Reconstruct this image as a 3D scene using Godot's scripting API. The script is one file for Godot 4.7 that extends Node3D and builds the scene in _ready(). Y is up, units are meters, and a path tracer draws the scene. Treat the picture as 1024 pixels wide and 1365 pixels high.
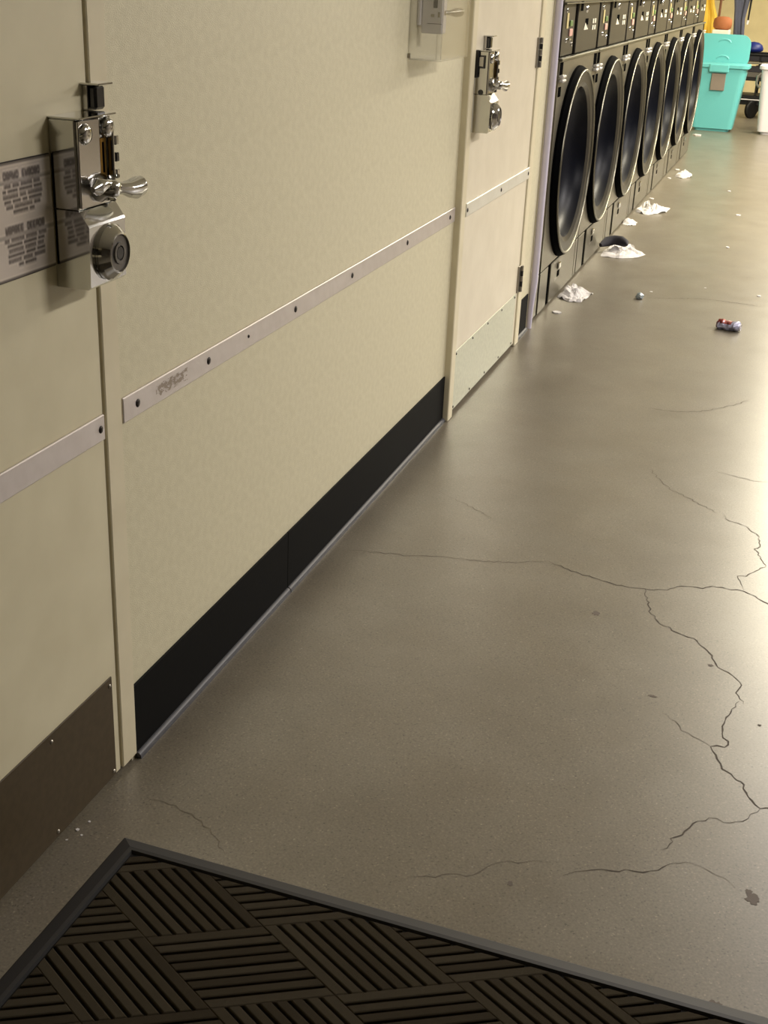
extends Node3D
# Laundromat aisle: cream restroom doors with coin locks, a row of stacked dryers, polished concrete floor and an entrance mat.
# The wall with the doors is the plane x = 0, the floor is y = 0, the aisle runs towards -z.

var M := {}
var used_names := {}

# ------------------------------------------------------------------ mesh builder
class MB:
	var v := PackedVector3Array()
	var n := PackedVector3Array()
	var u := PackedVector2Array()
	func tri(a: Vector3, b: Vector3, c: Vector3, na: Vector3, nb: Vector3, nc: Vector3, ua := Vector2.ZERO, ub := Vector2.ZERO, uc := Vector2.ZERO):
		var g := (b - a).cross(c - a)
		if g.length_squared() < 1e-16: return
		if g.dot(na + nb + nc) > 0.0:
			v.append_array(PackedVector3Array([a, c, b])); n.append_array(PackedVector3Array([na, nc, nb])); u.append_array(PackedVector2Array([ua, uc, ub]))
		else:
			v.append_array(PackedVector3Array([a, b, c])); n.append_array(PackedVector3Array([na, nb, nc])); u.append_array(PackedVector2Array([ua, ub, uc]))
	func ftri(a: Vector3, b: Vector3, c: Vector3, out: Vector3):
		var g := (b - a).cross(c - a)
		if g.length_squared() < 1e-18: return
		g = g.normalized()
		if g.dot(out) < 0.0: g = -g
		tri(a, b, c, g, g, g)
	func fquad(a: Vector3, b: Vector3, c: Vector3, d: Vector3, out: Vector3):
		ftri(a, b, c, out); ftri(a, c, d, out)
	func box(c: Vector3, s: Vector3, bev := 0.0):
		var h := s * 0.5
		bev = minf(bev, minf(h.x, minf(h.y, h.z)) * 0.9)
		var q := func(x: int, y: int, z: int, full: int) -> Vector3:
			var p := h - Vector3(bev, bev, bev)
			if full >= 0: p[full] = h[full]
			return c + Vector3(x * p.x, y * p.y, z * p.z)
		for ax in 3:
			var b1 := (ax + 1) % 3
			var b2 := (ax + 2) % 3
			for sg in [-1, 1]:
				var pts := []
				for k in [[-1, -1], [1, -1], [1, 1], [-1, 1]]:
					var e := [0, 0, 0]
					e[ax] = sg; e[b1] = k[0]; e[b2] = k[1]
					pts.append(q.call(e[0], e[1], e[2], ax))
				var o := Vector3.ZERO; o[ax] = sg
				fquad(pts[0], pts[1], pts[2], pts[3], o)
		if bev <= 0.0: return
		for ax in 3:
			var b1 := (ax + 1) % 3
			var b2 := (ax + 2) % 3
			for k in [[-1, -1], [1, -1], [1, 1], [-1, 1]]:
				var e0 := [0, 0, 0]; e0[ax] = -1; e0[b1] = k[0]; e0[b2] = k[1]
				var e1 := e0.duplicate(); e1[ax] = 1
				var o := Vector3.ZERO; o[b1] = k[0]; o[b2] = k[1]
				fquad(q.call(e0[0], e0[1], e0[2], b1), q.call(e1[0], e1[1], e1[2], b1), q.call(e1[0], e1[1], e1[2], b2), q.call(e0[0], e0[1], e0[2], b2), o)
		for x in [-1, 1]:
			for y in [-1, 1]:
				for z in [-1, 1]:
					ftri(q.call(x, y, z, 0), q.call(x, y, z, 1), q.call(x, y, z, 2), Vector3(x, y, z))
	# box given by its two corners
	func bb(a: Vector3, b: Vector3, bev := 0.0):
		box((a + b) * 0.5, (b - a).abs(), bev)
	# profile: array of [radius, height along axis]; smooth shading round the axis
	func lathe(o: Vector3, axis: Vector3, prof: Array, segs := 32, smooth := false):
		axis = axis.normalized()
		var e1 := axis.cross(Vector3.UP if absf(axis.y) < 0.9 else Vector3.RIGHT).normalized()
		var e2 := axis.cross(e1).normalized()
		var sn := []
		for i in prof.size() - 1:
			var dr: float = prof[i + 1][0] - prof[i][0]
			var dh: float = prof[i + 1][1] - prof[i][1]
			sn.append(Vector2(dh, -dr).normalized())
		for i in prof.size() - 1:
			var na: Vector2 = sn[i]
			var nb: Vector2 = sn[i]
			if smooth:
				if i > 0: na = (sn[i] + sn[i - 1]).normalized()
				if i < sn.size() - 1: nb = (sn[i] + sn[i + 1]).normalized()
			for k in segs:
				var a0 := TAU * k / segs
				var a1 := TAU * (k + 1) / segs
				var d0 := e1 * cos(a0) + e2 * sin(a0)
				var d1 := e1 * cos(a1) + e2 * sin(a1)
				var p00: Vector3 = o + d0 * prof[i][0] + axis * prof[i][1]
				var p01: Vector3 = o + d1 * prof[i][0] + axis * prof[i][1]
				var p10: Vector3 = o + d0 * prof[i + 1][0] + axis * prof[i + 1][1]
				var p11: Vector3 = o + d1 * prof[i + 1][0] + axis * prof[i + 1][1]
				var n00 := d0 * na.x + axis * na.y
				var n01 := d1 * na.x + axis * na.y
				var n10 := d0 * nb.x + axis * nb.y
				var n11 := d1 * nb.x + axis * nb.y
				tri(p00, p01, p11, n00, n01, n11); tri(p00, p11, p10, n00, n11, n10)
	# rings of equal point counts joined in order; capped at both ends when cap is true
	func loft(rings: Array, cap := true, closed := true):
		var cen := []
		for r in rings:
			var s := Vector3.ZERO
			for p in r: s += p
			cen.append(s / float(r.size()))
		for i in rings.size() - 1:
			var r0: Array = rings[i]
			var r1: Array = rings[i + 1]
			var m := r0.size()
			for k in (m if closed else m - 1):
				var a: Vector3 = r0[k]
				var b: Vector3 = r0[(k + 1) % m]
				var c: Vector3 = r1[(k + 1) % m]
				var d: Vector3 = r1[k]
				var o: Vector3 = (a + b + c + d) * 0.25 - (cen[i] + cen[i + 1]) * 0.5
				var al: Vector3 = cen[i + 1] - cen[i]
				if al.length() > 1e-6: o -= al.normalized() * o.dot(al.normalized()) * 0.5
				fquad(a, b, c, d, o)
		if cap:
			for e in [0, rings.size() - 1]:
				var r: Array = rings[e]
				var o: Vector3 = cen[e] - cen[1 if e == 0 else rings.size() - 2]
				if o.length() < 1e-6: o = Vector3.UP
				for k in r.size(): ftri(cen[e], r[k], r[(k + 1) % r.size()], o)
	func tube(path: Array, rad: Array, segs := 10, squash := Vector3.ONE):
		var rings := []
		for i in path.size():
			var t: Vector3 = (path[mini(i + 1, path.size() - 1)] - path[maxi(i - 1, 0)]).normalized()
			var e1 := t.cross(Vector3.UP if absf(t.y) < 0.9 else Vector3.RIGHT).normalized()
			var e2 := t.cross(e1)
			var r := []
			for k in segs:
				var a := TAU * k / segs
				r.append(path[i] + (e1 * cos(a) + e2 * sin(a)) * rad[i] * squash)
			rings.append(r)
		for i in rings.size() - 1:
			for k in segs:
				var k1 := (k + 1) % segs
				var na: Vector3 = (rings[i][k] - path[i]).normalized()
				var nb: Vector3 = (rings[i][k1] - path[i]).normalized()
				var nc: Vector3 = (rings[i + 1][k1] - path[i + 1]).normalized()
				var nd: Vector3 = (rings[i + 1][k] - path[i + 1]).normalized()
				tri(rings[i][k], rings[i][k1], rings[i + 1][k1], na, nb, nc); tri(rings[i][k], rings[i + 1][k1], rings[i + 1][k], na, nc, nd)
		for e in [0, path.size() - 1]:
			var o: Vector3 = path[e] - path[1 if e == 0 else path.size() - 2]
			for k in segs: ftri(path[e], rings[e][k], rings[e][(k + 1) % segs], o)
	# polygon in the xz plane, raised from y0 to y1, top edge chamfered by bev
	func prism(poly: PackedVector2Array, y0: float, y1: float, bev := 0.0):
		var top := poly
		if bev > 0.0:
			var off := Geometry2D.offset_polygon(poly, -bev)
			if off.size() == 1 and off[0].size() == poly.size():
				var best := 0
				for k in poly.size():
					if off[0][k].distance_to(poly[0]) < off[0][best].distance_to(poly[0]): best = k
				top = PackedVector2Array()
				var same := Geometry2D.is_polygon_clockwise(off[0]) == Geometry2D.is_polygon_clockwise(poly)
				for k in poly.size(): top.append(off[0][posmod(best + (k if same else -k), poly.size())])
			else: bev = 0.0
		var c := Vector2.ZERO
		for p in poly: c += p
		c /= float(poly.size())
		for k in poly.size():
			var a := poly[k]
			var b := poly[(k + 1) % poly.size()]
			var o := Vector3((a.x + b.x) * 0.5 - c.x, 0.05, (a.y + b.y) * 0.5 - c.y)
			fquad(Vector3(a.x, y0, a.y), Vector3(b.x, y0, b.y), Vector3(b.x, y1 - bev, b.y), Vector3(a.x, y1 - bev, a.y), o)
			if bev > 0.0:
				var ta := top[k]
				var tb := top[(k + 1) % poly.size()]
				fquad(Vector3(a.x, y1 - bev, a.y), Vector3(b.x, y1 - bev, b.y), Vector3(tb.x, y1, tb.y), Vector3(ta.x, y1, ta.y), o + Vector3.UP * 0.02)
		var idx := Geometry2D.triangulate_polygon(top)
		for i in range(0, idx.size(), 3):
			ftri(Vector3(top[idx[i]].x, y1, top[idx[i]].y), Vector3(top[idx[i + 1]].x, y1, top[idx[i + 1]].y), Vector3(top[idx[i + 2]].x, y1, top[idx[i + 2]].y), Vector3.UP)
	func mesh() -> ArrayMesh:
		var arr := []
		arr.resize(Mesh.ARRAY_MAX)
		arr[Mesh.ARRAY_VERTEX] = v; arr[Mesh.ARRAY_NORMAL] = n; arr[Mesh.ARRAY_TEX_UV] = u
		var m := ArrayMesh.new()
		m.add_surface_from_arrays(Mesh.PRIMITIVE_TRIANGLES, arr)
		return m

func rrect(y: float, cx: float, cz: float, w: float, d: float, r: float, per := 5) -> Array:
	var out := []
	var hw := w * 0.5 - r
	var hd := d * 0.5 - r
	for q in 4:
		var sx: float = [1, -1, -1, 1][q]
		var sz: float = [1, 1, -1, -1][q]
		for k in per + 1:
			var a := PI * 0.5 * (q + float(k) / per)
			out.append(Vector3(cx + sx * hw + cos(a) * r, y, cz + sz * hd + sin(a) * r))
	return out

# ------------------------------------------------------------------ scene helpers
func numbered(called: String) -> String:
	var k: int = used_names.get(called, -1) + 1
	used_names[called] = k
	return called if k == 0 else "%s_%03d" % [called, k]

func node(called: String, mesh: Mesh, mat: Material, parent: Node3D) -> MeshInstance3D:
	var o := MeshInstance3D.new()
	o.name = called
	o.mesh = mesh
	o.material_override = mat
	o.cast_shadow = GeometryInstance3D.SHADOW_CASTING_SETTING_ON
	parent.add_child(o, true)
	return o

func part(called: String, mb: MB, mat: Material, parent: Node3D) -> MeshInstance3D:
	return node(called, mb.mesh(), mat, parent)

func boxpart(called: String, a: Vector3, b: Vector3, mat: Material, parent: Node3D, bev := 0.0) -> MeshInstance3D:
	var mb := MB.new()
	mb.bb(a, b, bev)
	return part(called, mb, mat, parent)

func struct(called: String, label := "", category := "") -> Node3D:
	var o := Node3D.new()
	o.name = called
	add_child(o)
	o.set_meta("kind", "structure")
	if label: o.set_meta("label", label)
	if category: o.set_meta("category", category)
	return o

func smesh(called: String, mb: MB, mat: Material, label: String, category: String) -> MeshInstance3D:
	var o := part(called, mb, mat, self)
	o.set_meta("kind", "structure"); o.set_meta("label", label); o.set_meta("category", category)
	return o

func thing(called: String, label: String, category: String, at := Vector3.ZERO, group := "") -> Node3D:
	var o := Node3D.new()
	o.name = numbered(called)
	add_child(o)
	o.position = at
	o.set_meta("label", label); o.set_meta("category", category)
	if group: o.set_meta("group", group)
	return o

func tmesh(called: String, mb: MB, mat: Material, label: String, category: String, at := Vector3.ZERO, group := "") -> MeshInstance3D:
	var o := part(numbered(called), mb, mat, self)
	o.position = at
	o.set_meta("label", label); o.set_meta("category", category)
	if group: o.set_meta("group", group)
	return o

# ------------------------------------------------------------------ materials
func noise_tex(freq: float, seed_: int, oct: int, lo: Color, hi: Color, size := 512, contrast := 1.0) -> ImageTexture:
	var f := FastNoiseLite.new()
	f.noise_type = FastNoiseLite.TYPE_SIMPLEX_SMOOTH
	f.seed = seed_; f.frequency = freq; f.fractal_octaves = oct
	var im := f.get_seamless_image(size, size, false, false, 0.1, true)
	var out := Image.create(size, size, true, Image.FORMAT_RGBA8)
	for y in size:
		for x in size:
			var t := clampf((im.get_pixel(x, y).r - 0.5) * contrast + 0.5, 0.0, 1.0)
			out.set_pixel(x, y, lo.lerp(hi, t))
	out.generate_mipmaps()
	return ImageTexture.create_from_image(out)

func mat(col: Color, rough := 0.6, metal := 0.0, spec := 0.5) -> StandardMaterial3D:
	var m := StandardMaterial3D.new()
	m.albedo_color = col; m.roughness = rough; m.metallic = metal; m.metallic_specular = spec
	return m

func tri_tex(m: StandardMaterial3D, tex: Texture2D, metres: float, world := true):
	m.albedo_texture = tex
	m.uv1_triplanar = true; m.uv1_world_triplanar = world
	m.uv1_scale = Vector3.ONE / metres

func relief(m: StandardMaterial3D, tex: Texture2D, cm: float):
	m.heightmap_enabled = true; m.heightmap_texture = tex; m.heightmap_scale = cm

func concrete_texture() -> ImageTexture:
	var size := 1024
	var fa := FastNoiseLite.new(); fa.seed = 11; fa.frequency = 0.004; fa.fractal_octaves = 5; fa.fractal_gain = 0.62
	var fb := FastNoiseLite.new(); fb.seed = 12; fb.frequency = 0.24; fb.fractal_octaves = 4
	var ia := fa.get_seamless_image(size, size, false, false, 0.1, true)
	var ib := fb.get_seamless_image(size, size, false, false, 0.1, true)
	var out := Image.create(size, size, true, Image.FORMAT_RGBA8)
	var lo := Color(0.60, 0.565, 0.50)
	var hi := Color(0.80, 0.765, 0.695)
	for y in size:
		for x in size:
			var t := clampf((ia.get_pixel(x, y).r - 0.5) * 0.38 + 0.5 + (ib.get_pixel(x, y).r - 0.5) * 0.9, 0.0, 1.0)
			out.set_pixel(x, y, lo.lerp(hi, t))
	var rng := RandomNumberGenerator.new(); rng.seed = 5
	for k in 36000:
		var x := rng.randi_range(1, size - 3)
		var y := rng.randi_range(1, size - 3)
		var c := out.get_pixel(x, y)
		var f := rng.randf_range(0.62, 0.90) if rng.randf() < 0.5 else rng.randf_range(1.08, 1.32)
		c = Color(minf(c.r * f, 1), minf(c.g * f, 1), minf(c.b * f, 1))
		out.set_pixel(x, y, c)
		if rng.randf() < 0.4: out.set_pixel(x + 1, y, c)
		if rng.randf() < 0.3: out.set_pixel(x, y + 1, c)
	out.generate_mipmaps()
	return ImageTexture.create_from_image(out)

func sign_texture() -> ImageTexture:
	# worn etched notice: two headings over a rule, six centred rows under each, too blurred in the photograph to be read
	var w := 460
	var h := 512
	var im := Image.create(w, h, true, Image.FORMAT_RGBA8)
	im.fill(Color(0.80, 0.77, 0.74))
	var ink := Color(0.30, 0.275, 0.27)
	var rng := RandomNumberGenerator.new(); rng.seed = 77
	im.fill_rect(Rect2i(0, 0, w, 6), ink)
	im.fill_rect(Rect2i(0, h - 7, w, 7), ink)
	var word := func(x: int, y: int, n: int, cw: int, chh: int, th: int):
		for i in n:
			var X := x + i * (cw + 3)
			var kind := rng.randi_range(0, 4)
			im.fill_rect(Rect2i(X, y, th, chh), ink)
			if kind != 1: im.fill_rect(Rect2i(X, y, cw, th), ink)
			if kind != 2: im.fill_rect(Rect2i(X, y + chh / 2 - th / 2, cw, th), ink)
			if kind != 3: im.fill_rect(Rect2i(X, y + chh - th, cw, th), ink)
			if kind != 0: im.fill_rect(Rect2i(X + cw - th, y, th, chh), ink)
	for half in 2:
		var y0: int = 40 + half * 236
		var heads: Array = [[5, 6], [6, 6]][half]
		var tot := 0
		for c in heads: tot += c * 24 + 26
		var x := (w - tot + 26) / 2
		for c in heads:
			word.call(x, y0, c, 21, 34, 7); x += c * 24 + 26
		im.fill_rect(Rect2i(0, y0 + 42, w, 4), ink)
		var rows: Array = [[[4, 4, 7, 4], [2, 6, 8, 5], [9, 4, 9], [4, 5, 3, 8], [4, 11, 4], [9, 3]], [[3, 8, 7, 5], [9, 8, 4], [9, 7, 4], [10, 6, 5], [8, 6, 7], [3, 7]]][half]
		for r in rows.size():
			var t := 0
			for c in rows[r]: t += c * 13 + 12
			x = (w - t + 12) / 2
			for c in rows[r]:
				word.call(x, y0 + 54 + r * 23, c, 10, 15, 4); x += c * 13 + 12
	im.resize(w / 9, h / 9, Image.INTERPOLATE_LANCZOS)
	im.resize(w, h, Image.INTERPOLATE_CUBIC)
	im.generate_mipmaps()
	return ImageTexture.create_from_image(im)

func make_materials():
	var grain := noise_tex(0.05, 3, 4, Color(0.93, 0.93, 0.93), Color(1, 1, 1), 512, 1.6)
	var blotch := noise_tex(0.012, 4, 5, Color(0.965, 0.962, 0.955), Color(1, 1, 1), 512, 1.3)
	var peel := noise_tex(0.11, 8, 3, Color.BLACK, Color.WHITE, 512, 2.2)
	var fine := noise_tex(0.25, 9, 3, Color(0.55, 0.55, 0.55), Color(1, 1, 1), 512, 2.0)
	var m: StandardMaterial3D
	# textured vinyl wall panel
	m = mat(Color(0.845, 0.818, 0.70), 0.5, 0.0, 0.45); tri_tex(m, blotch, 0.9); relief(m, peel, 0.022)
	m.uv1_scale = Vector3.ONE / 0.16
	M.panel = m
	m = mat(Color(0.85, 0.818, 0.695), 0.42, 0.0, 0.5); tri_tex(m, blotch, 1.1); M.door_paint = m
	m = mat(Color(0.87, 0.835, 0.75), 0.4, 0.0, 0.5); tri_tex(m, blotch, 1.1); M.door_paint_warm = m
	m = mat(Color(0.855, 0.818, 0.70), 0.42, 0.0, 0.5); tri_tex(m, blotch, 0.9); M.frame_paint = m
	m = mat(Color(0.90, 0.84, 0.66), 0.6); tri_tex(m, blotch, 1.5); M.far_paint = m
	m = mat(Color(0.85, 0.84, 0.80), 0.8); M.ceiling = m
	M.side_paint = mat(Color(0.42, 0.39, 0.36), 0.6)
	# floor
	m = mat(Color(0.635, 0.632, 0.618), 0.36, 0.0, 0.85)
	m.albedo_texture = concrete_texture()
	m.uv1_triplanar = true; m.uv1_world_triplanar = true; m.uv1_scale = Vector3.ONE / 1.7
	m.detail_enabled = true
	m.detail_albedo = noise_tex(0.016, 21, 5, Color(0.95, 0.935, 0.915), Color(1.0, 0.998, 0.995), 512, 1.4)
	m.detail_uv_layer = BaseMaterial3D.DETAIL_UV_2
	m.detail_blend_mode = BaseMaterial3D.BLEND_MODE_MUL
	m.uv2_triplanar = true; m.uv2_world_triplanar = true; m.uv2_scale = Vector3.ONE / 2.9
	m.roughness_texture = noise_tex(0.02, 22, 5, Color(0.9, 0.9, 0.9), Color(1, 1, 1), 512, 1.0)
	M.floor = m
	M.crack = mat(Color(0.30, 0.27, 0.235), 0.9)
	M.crack_faint = mat(Color(0.40, 0.37, 0.32), 0.8)
	M.stain = mat(Color(0.36, 0.32, 0.28), 0.7)
	# base and trims
	m = mat(Color(0.075, 0.075, 0.072), 0.65, 0.0, 0.18); tri_tex(m, grain, 0.5); M.cove = m
	M.cove_lip = mat(Color(0.27, 0.27, 0.285), 0.45)
	m = mat(Color(0.80, 0.77, 0.75), 0.42, 0.55, 0.5); tri_tex(m, blotch, 0.35); M.rail = m
	m = mat(Color(0.86, 0.85, 0.80), 0.42, 0.25, 0.5); tri_tex(m, blotch, 0.6); M.rail_pale = m
	M.rail_smudge = mat(Color(0.60, 0.55, 0.49), 0.7)
	M.screw = mat(Color(0.20, 0.18, 0.17), 0.4, 0.8)
	M.screw_bright = mat(Color(0.72, 0.70, 0.66), 0.3, 0.9)
	m = mat(Color(0.305, 0.26, 0.185), 0.5, 0.0, 0.3); tri_tex(m, grain, 0.6); M.kick_brown = m
	m = mat(Color(0.76, 0.765, 0.68), 0.36, 0.2, 0.5); tri_tex(m, grain, 0.6); M.kick_pale = m
	M.corner = mat(Color(0.83, 0.81, 0.88), 0.35, 0.1)
	M.dark_gap = mat(Color(0.022, 0.022, 0.026), 0.9, 0.0, 0.05)
	# metal
	M.chrome = mat(Color(0.80, 0.80, 0.79), 0.09, 1.0)
	M.chrome_soft = mat(Color(0.74, 0.73, 0.72), 0.2, 1.0)
	M.steel_dark = mat(Color(0.30, 0.30, 0.31), 0.25, 1.0)
	M.knob_grey = mat(Color(0.42, 0.41, 0.40), 0.35, 0.9)
	M.brass = mat(Color(0.62, 0.48, 0.22), 0.3, 1.0)
	M.bright_metal = mat(Color(0.88, 0.87, 0.86), 0.3, 0.6)
	M.hinge = mat(Color(0.62, 0.60, 0.56), 0.35, 0.9)
	m = mat(Color(1, 1, 1), 0.3, 0.55); m.albedo_texture = sign_texture(); M.sign_print = m
	M.sign_edge = mat(Color(0.16, 0.14, 0.14), 0.5, 0.3)
	# dryers
	m = mat(Color(0.52, 0.50, 0.44), 0.38, 0.7); tri_tex(m, grain, 0.4); M.dryer_front = m
	m = mat(Color(0.25, 0.235, 0.205), 0.4, 0.4); tri_tex(m, grain, 0.4); M.dryer_control = m
	M.rubber = mat(Color(0.02, 0.021, 0.025), 0.7, 0.0, 0.1)
	M.door_ring = mat(Color(0.50, 0.49, 0.44), 0.34, 1.0)
	M.door_flange = mat(Color(0.20, 0.19, 0.165), 0.4, 0.5)
	M.door_glass = mat(Color(0.024, 0.038, 0.082), 0.38, 0.0, 0.28)
	M.cream_plastic = mat(Color(0.80, 0.74, 0.52), 0.5)
	M.green_button = mat(Color(0.38, 0.50, 0.24), 0.5)
	M.pink_button = mat(Color(0.85, 0.66, 0.60), 0.5)
	M.white_sticker = mat(Color(0.90, 0.88, 0.80), 0.6)
	# plastics, paper and cloth
	m = mat(Color(0.74, 0.735, 0.70), 0.06, 0.0, 0.5)
	m.transparency = BaseMaterial3D.TRANSPARENCY_ALPHA; m.albedo_color.a = 0.14
	M.acrylic = m
	M.white_plastic = mat(Color(0.87, 0.86, 0.88), 0.45)
	M.slot = mat(Color(0.25, 0.22, 0.25), 0.6)
	M.teal = mat(Color(0.40, 0.735, 0.745), 0.42)
	M.brown_tag = mat(Color(0.50, 0.46, 0.42), 0.7)
	m = mat(Color(0.81, 0.795, 0.785), 0.85); m.backlight_enabled = true; m.backlight = Color(0.25, 0.25, 0.25); m.cull_mode = BaseMaterial3D.CULL_DISABLED; M.tissue = m
	M.can_blue = mat(Color(0.60, 0.60, 0.68), 0.4, 0.35)
	M.can_red = mat(Color(0.45, 0.16, 0.13), 0.4, 0.4)
	M.dark_cloth = mat(Color(0.16, 0.155, 0.18), 0.85)
	M.foil = mat(Color(0.62, 0.66, 0.68), 0.3, 0.6)
	M.black_metal = mat(Color(0.07, 0.07, 0.075), 0.5, 0.3)
	M.grey_tray = mat(Color(0.33, 0.315, 0.29), 0.6)
	M.blue = mat(Color(0.05, 0.12, 0.42), 0.5)
	M.red = mat(Color(0.42, 0.05, 0.10), 0.7)
	M.yellow = mat(Color(0.93, 0.77, 0.30), 0.75)
	M.orange = mat(Color(0.66, 0.40, 0.24), 0.8)
	M.slate = mat(Color(0.33, 0.34, 0.41), 0.85)
	M.wood = mat(Color(0.46, 0.30, 0.20), 0.6)
	M.carton = mat(Color(0.90, 0.88, 0.83), 0.7)
	# mat
	M.mat_rubber = mat(Color(0.155, 0.15, 0.15), 0.6, 0.0, 0.5)
	M.mat_base = mat(Color(0.02, 0.019, 0.018), 0.95)
	for k in 3:
		m = mat([Color(0.40, 0.365, 0.30), Color(0.37, 0.335, 0.275), Color(0.42, 0.385, 0.32)][k], 0.95, 0.0, 0.1)
		tri_tex(m, fine, 0.07); relief(m, fine, 0.3)
		M["mat_pile_%d" % k] = m
	# lamps
	m = mat(Color(0.95, 0.94, 0.9), 0.5); m.emission_enabled = true; m.emission = Color(1.0, 0.93, 0.78); m.emission_energy_multiplier = 5.0; M.lamp = m
	M.lamp_body = mat(Color(0.88, 0.88, 0.86), 0.5)
	m = mat(Color(0.02, 0.022, 0.028), 0.08); M.night_glass = m

# ------------------------------------------------------------------ light
func ceiling_light(x: float, z: float, energy: float, col: Color, where: String):
	var t := thing("ceiling_light", where, "ceiling light", Vector3(x, 2.75, z), "fluorescent ceiling lights")
	boxpart("housing", Vector3(-0.15, -0.05, -0.62), Vector3(0.15, 0, 0.62), M.lamp_body, t, 0.006)
	for s in [-1, 1]:
		var mb := MB.new()
		mb.tube([Vector3(s * 0.07, -0.068, -0.59), Vector3(s * 0.07, -0.068, 0.59)], [0.017, 0.017], 12)
		part("tube", mb, M.lamp, t)
	for s in [-1, 1]:
		boxpart("end_cap", Vector3(-0.14, -0.09, s * 0.60 - 0.012), Vector3(0.14, -0.05, s * 0.60 + 0.012), M.lamp_body, t, 0.004)
	var l := AreaLight3D.new()
	l.name = "light"
	l.area_size = Vector2(0.28, 1.18)
	l.light_color = col; l.light_energy = energy; l.area_range = 30.0; l.shadow_enabled = true
	t.add_child(l)
	l.position = Vector3(0, -0.095, 0)
	l.rotation = Vector3(-PI / 2, 0, 0)

func lights_and_camera():
	var cam := Camera3D.new()
	cam.name = "camera"
	cam.fov = 44.464
	cam.position = Vector3(1.1034, 1.5, 0)
	cam.rotation_degrees = Vector3(-23.459, 17.383, 2.590)
	cam.near = 0.05; cam.far = 60
	add_child(cam)
	cam.current = true
	var env := Environment.new()
	env.background_mode = Environment.BG_COLOR
	env.background_color = Color(0.02, 0.022, 0.03)
	env.tonemap_mode = Environment.TONE_MAPPER_LINEAR
	env.tonemap_exposure = 1.0
	env.sdfgi_enabled = true; env.ssao_enabled = true; env.ssil_enabled = true
	var we := WorldEnvironment.new()
	we.name = "environment"
	we.environment = env
	add_child(we)
	var warm := Color(1.0, 0.96, 0.86)
	var neutral := Color(1.0, 0.975, 0.965)
	var e := 11.2
	ceiling_light(2.0, -6.6, e * 0.42, neutral, "twin-tube fluorescent ceiling light over the aisle beside the first dryer")
	ceiling_light(1.85, -9.0, e * 1.55, warm, "twin-tube fluorescent ceiling light over the aisle beside the fourth dryer")
	ceiling_light(1.75, -11.6, e * 1.85, warm, "twin-tube fluorescent ceiling light over the aisle beside the last dryer")
	ceiling_light(1.75, -14.0, e * 1.2, warm, "twin-tube fluorescent ceiling light over the teal and white totes")
	ceiling_light(1.75, -16.6, e * 1.0, warm, "twin-tube fluorescent ceiling light over the black utility cart")
	ceiling_light(2.7, -3.4, e * 0.86, neutral, "twin-tube fluorescent ceiling light in the side bay facing the cream wall")
	ceiling_light(4.2, -8.0, e * 1.9, neutral, "twin-tube fluorescent ceiling light in the side bay facing the dryers")

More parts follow.
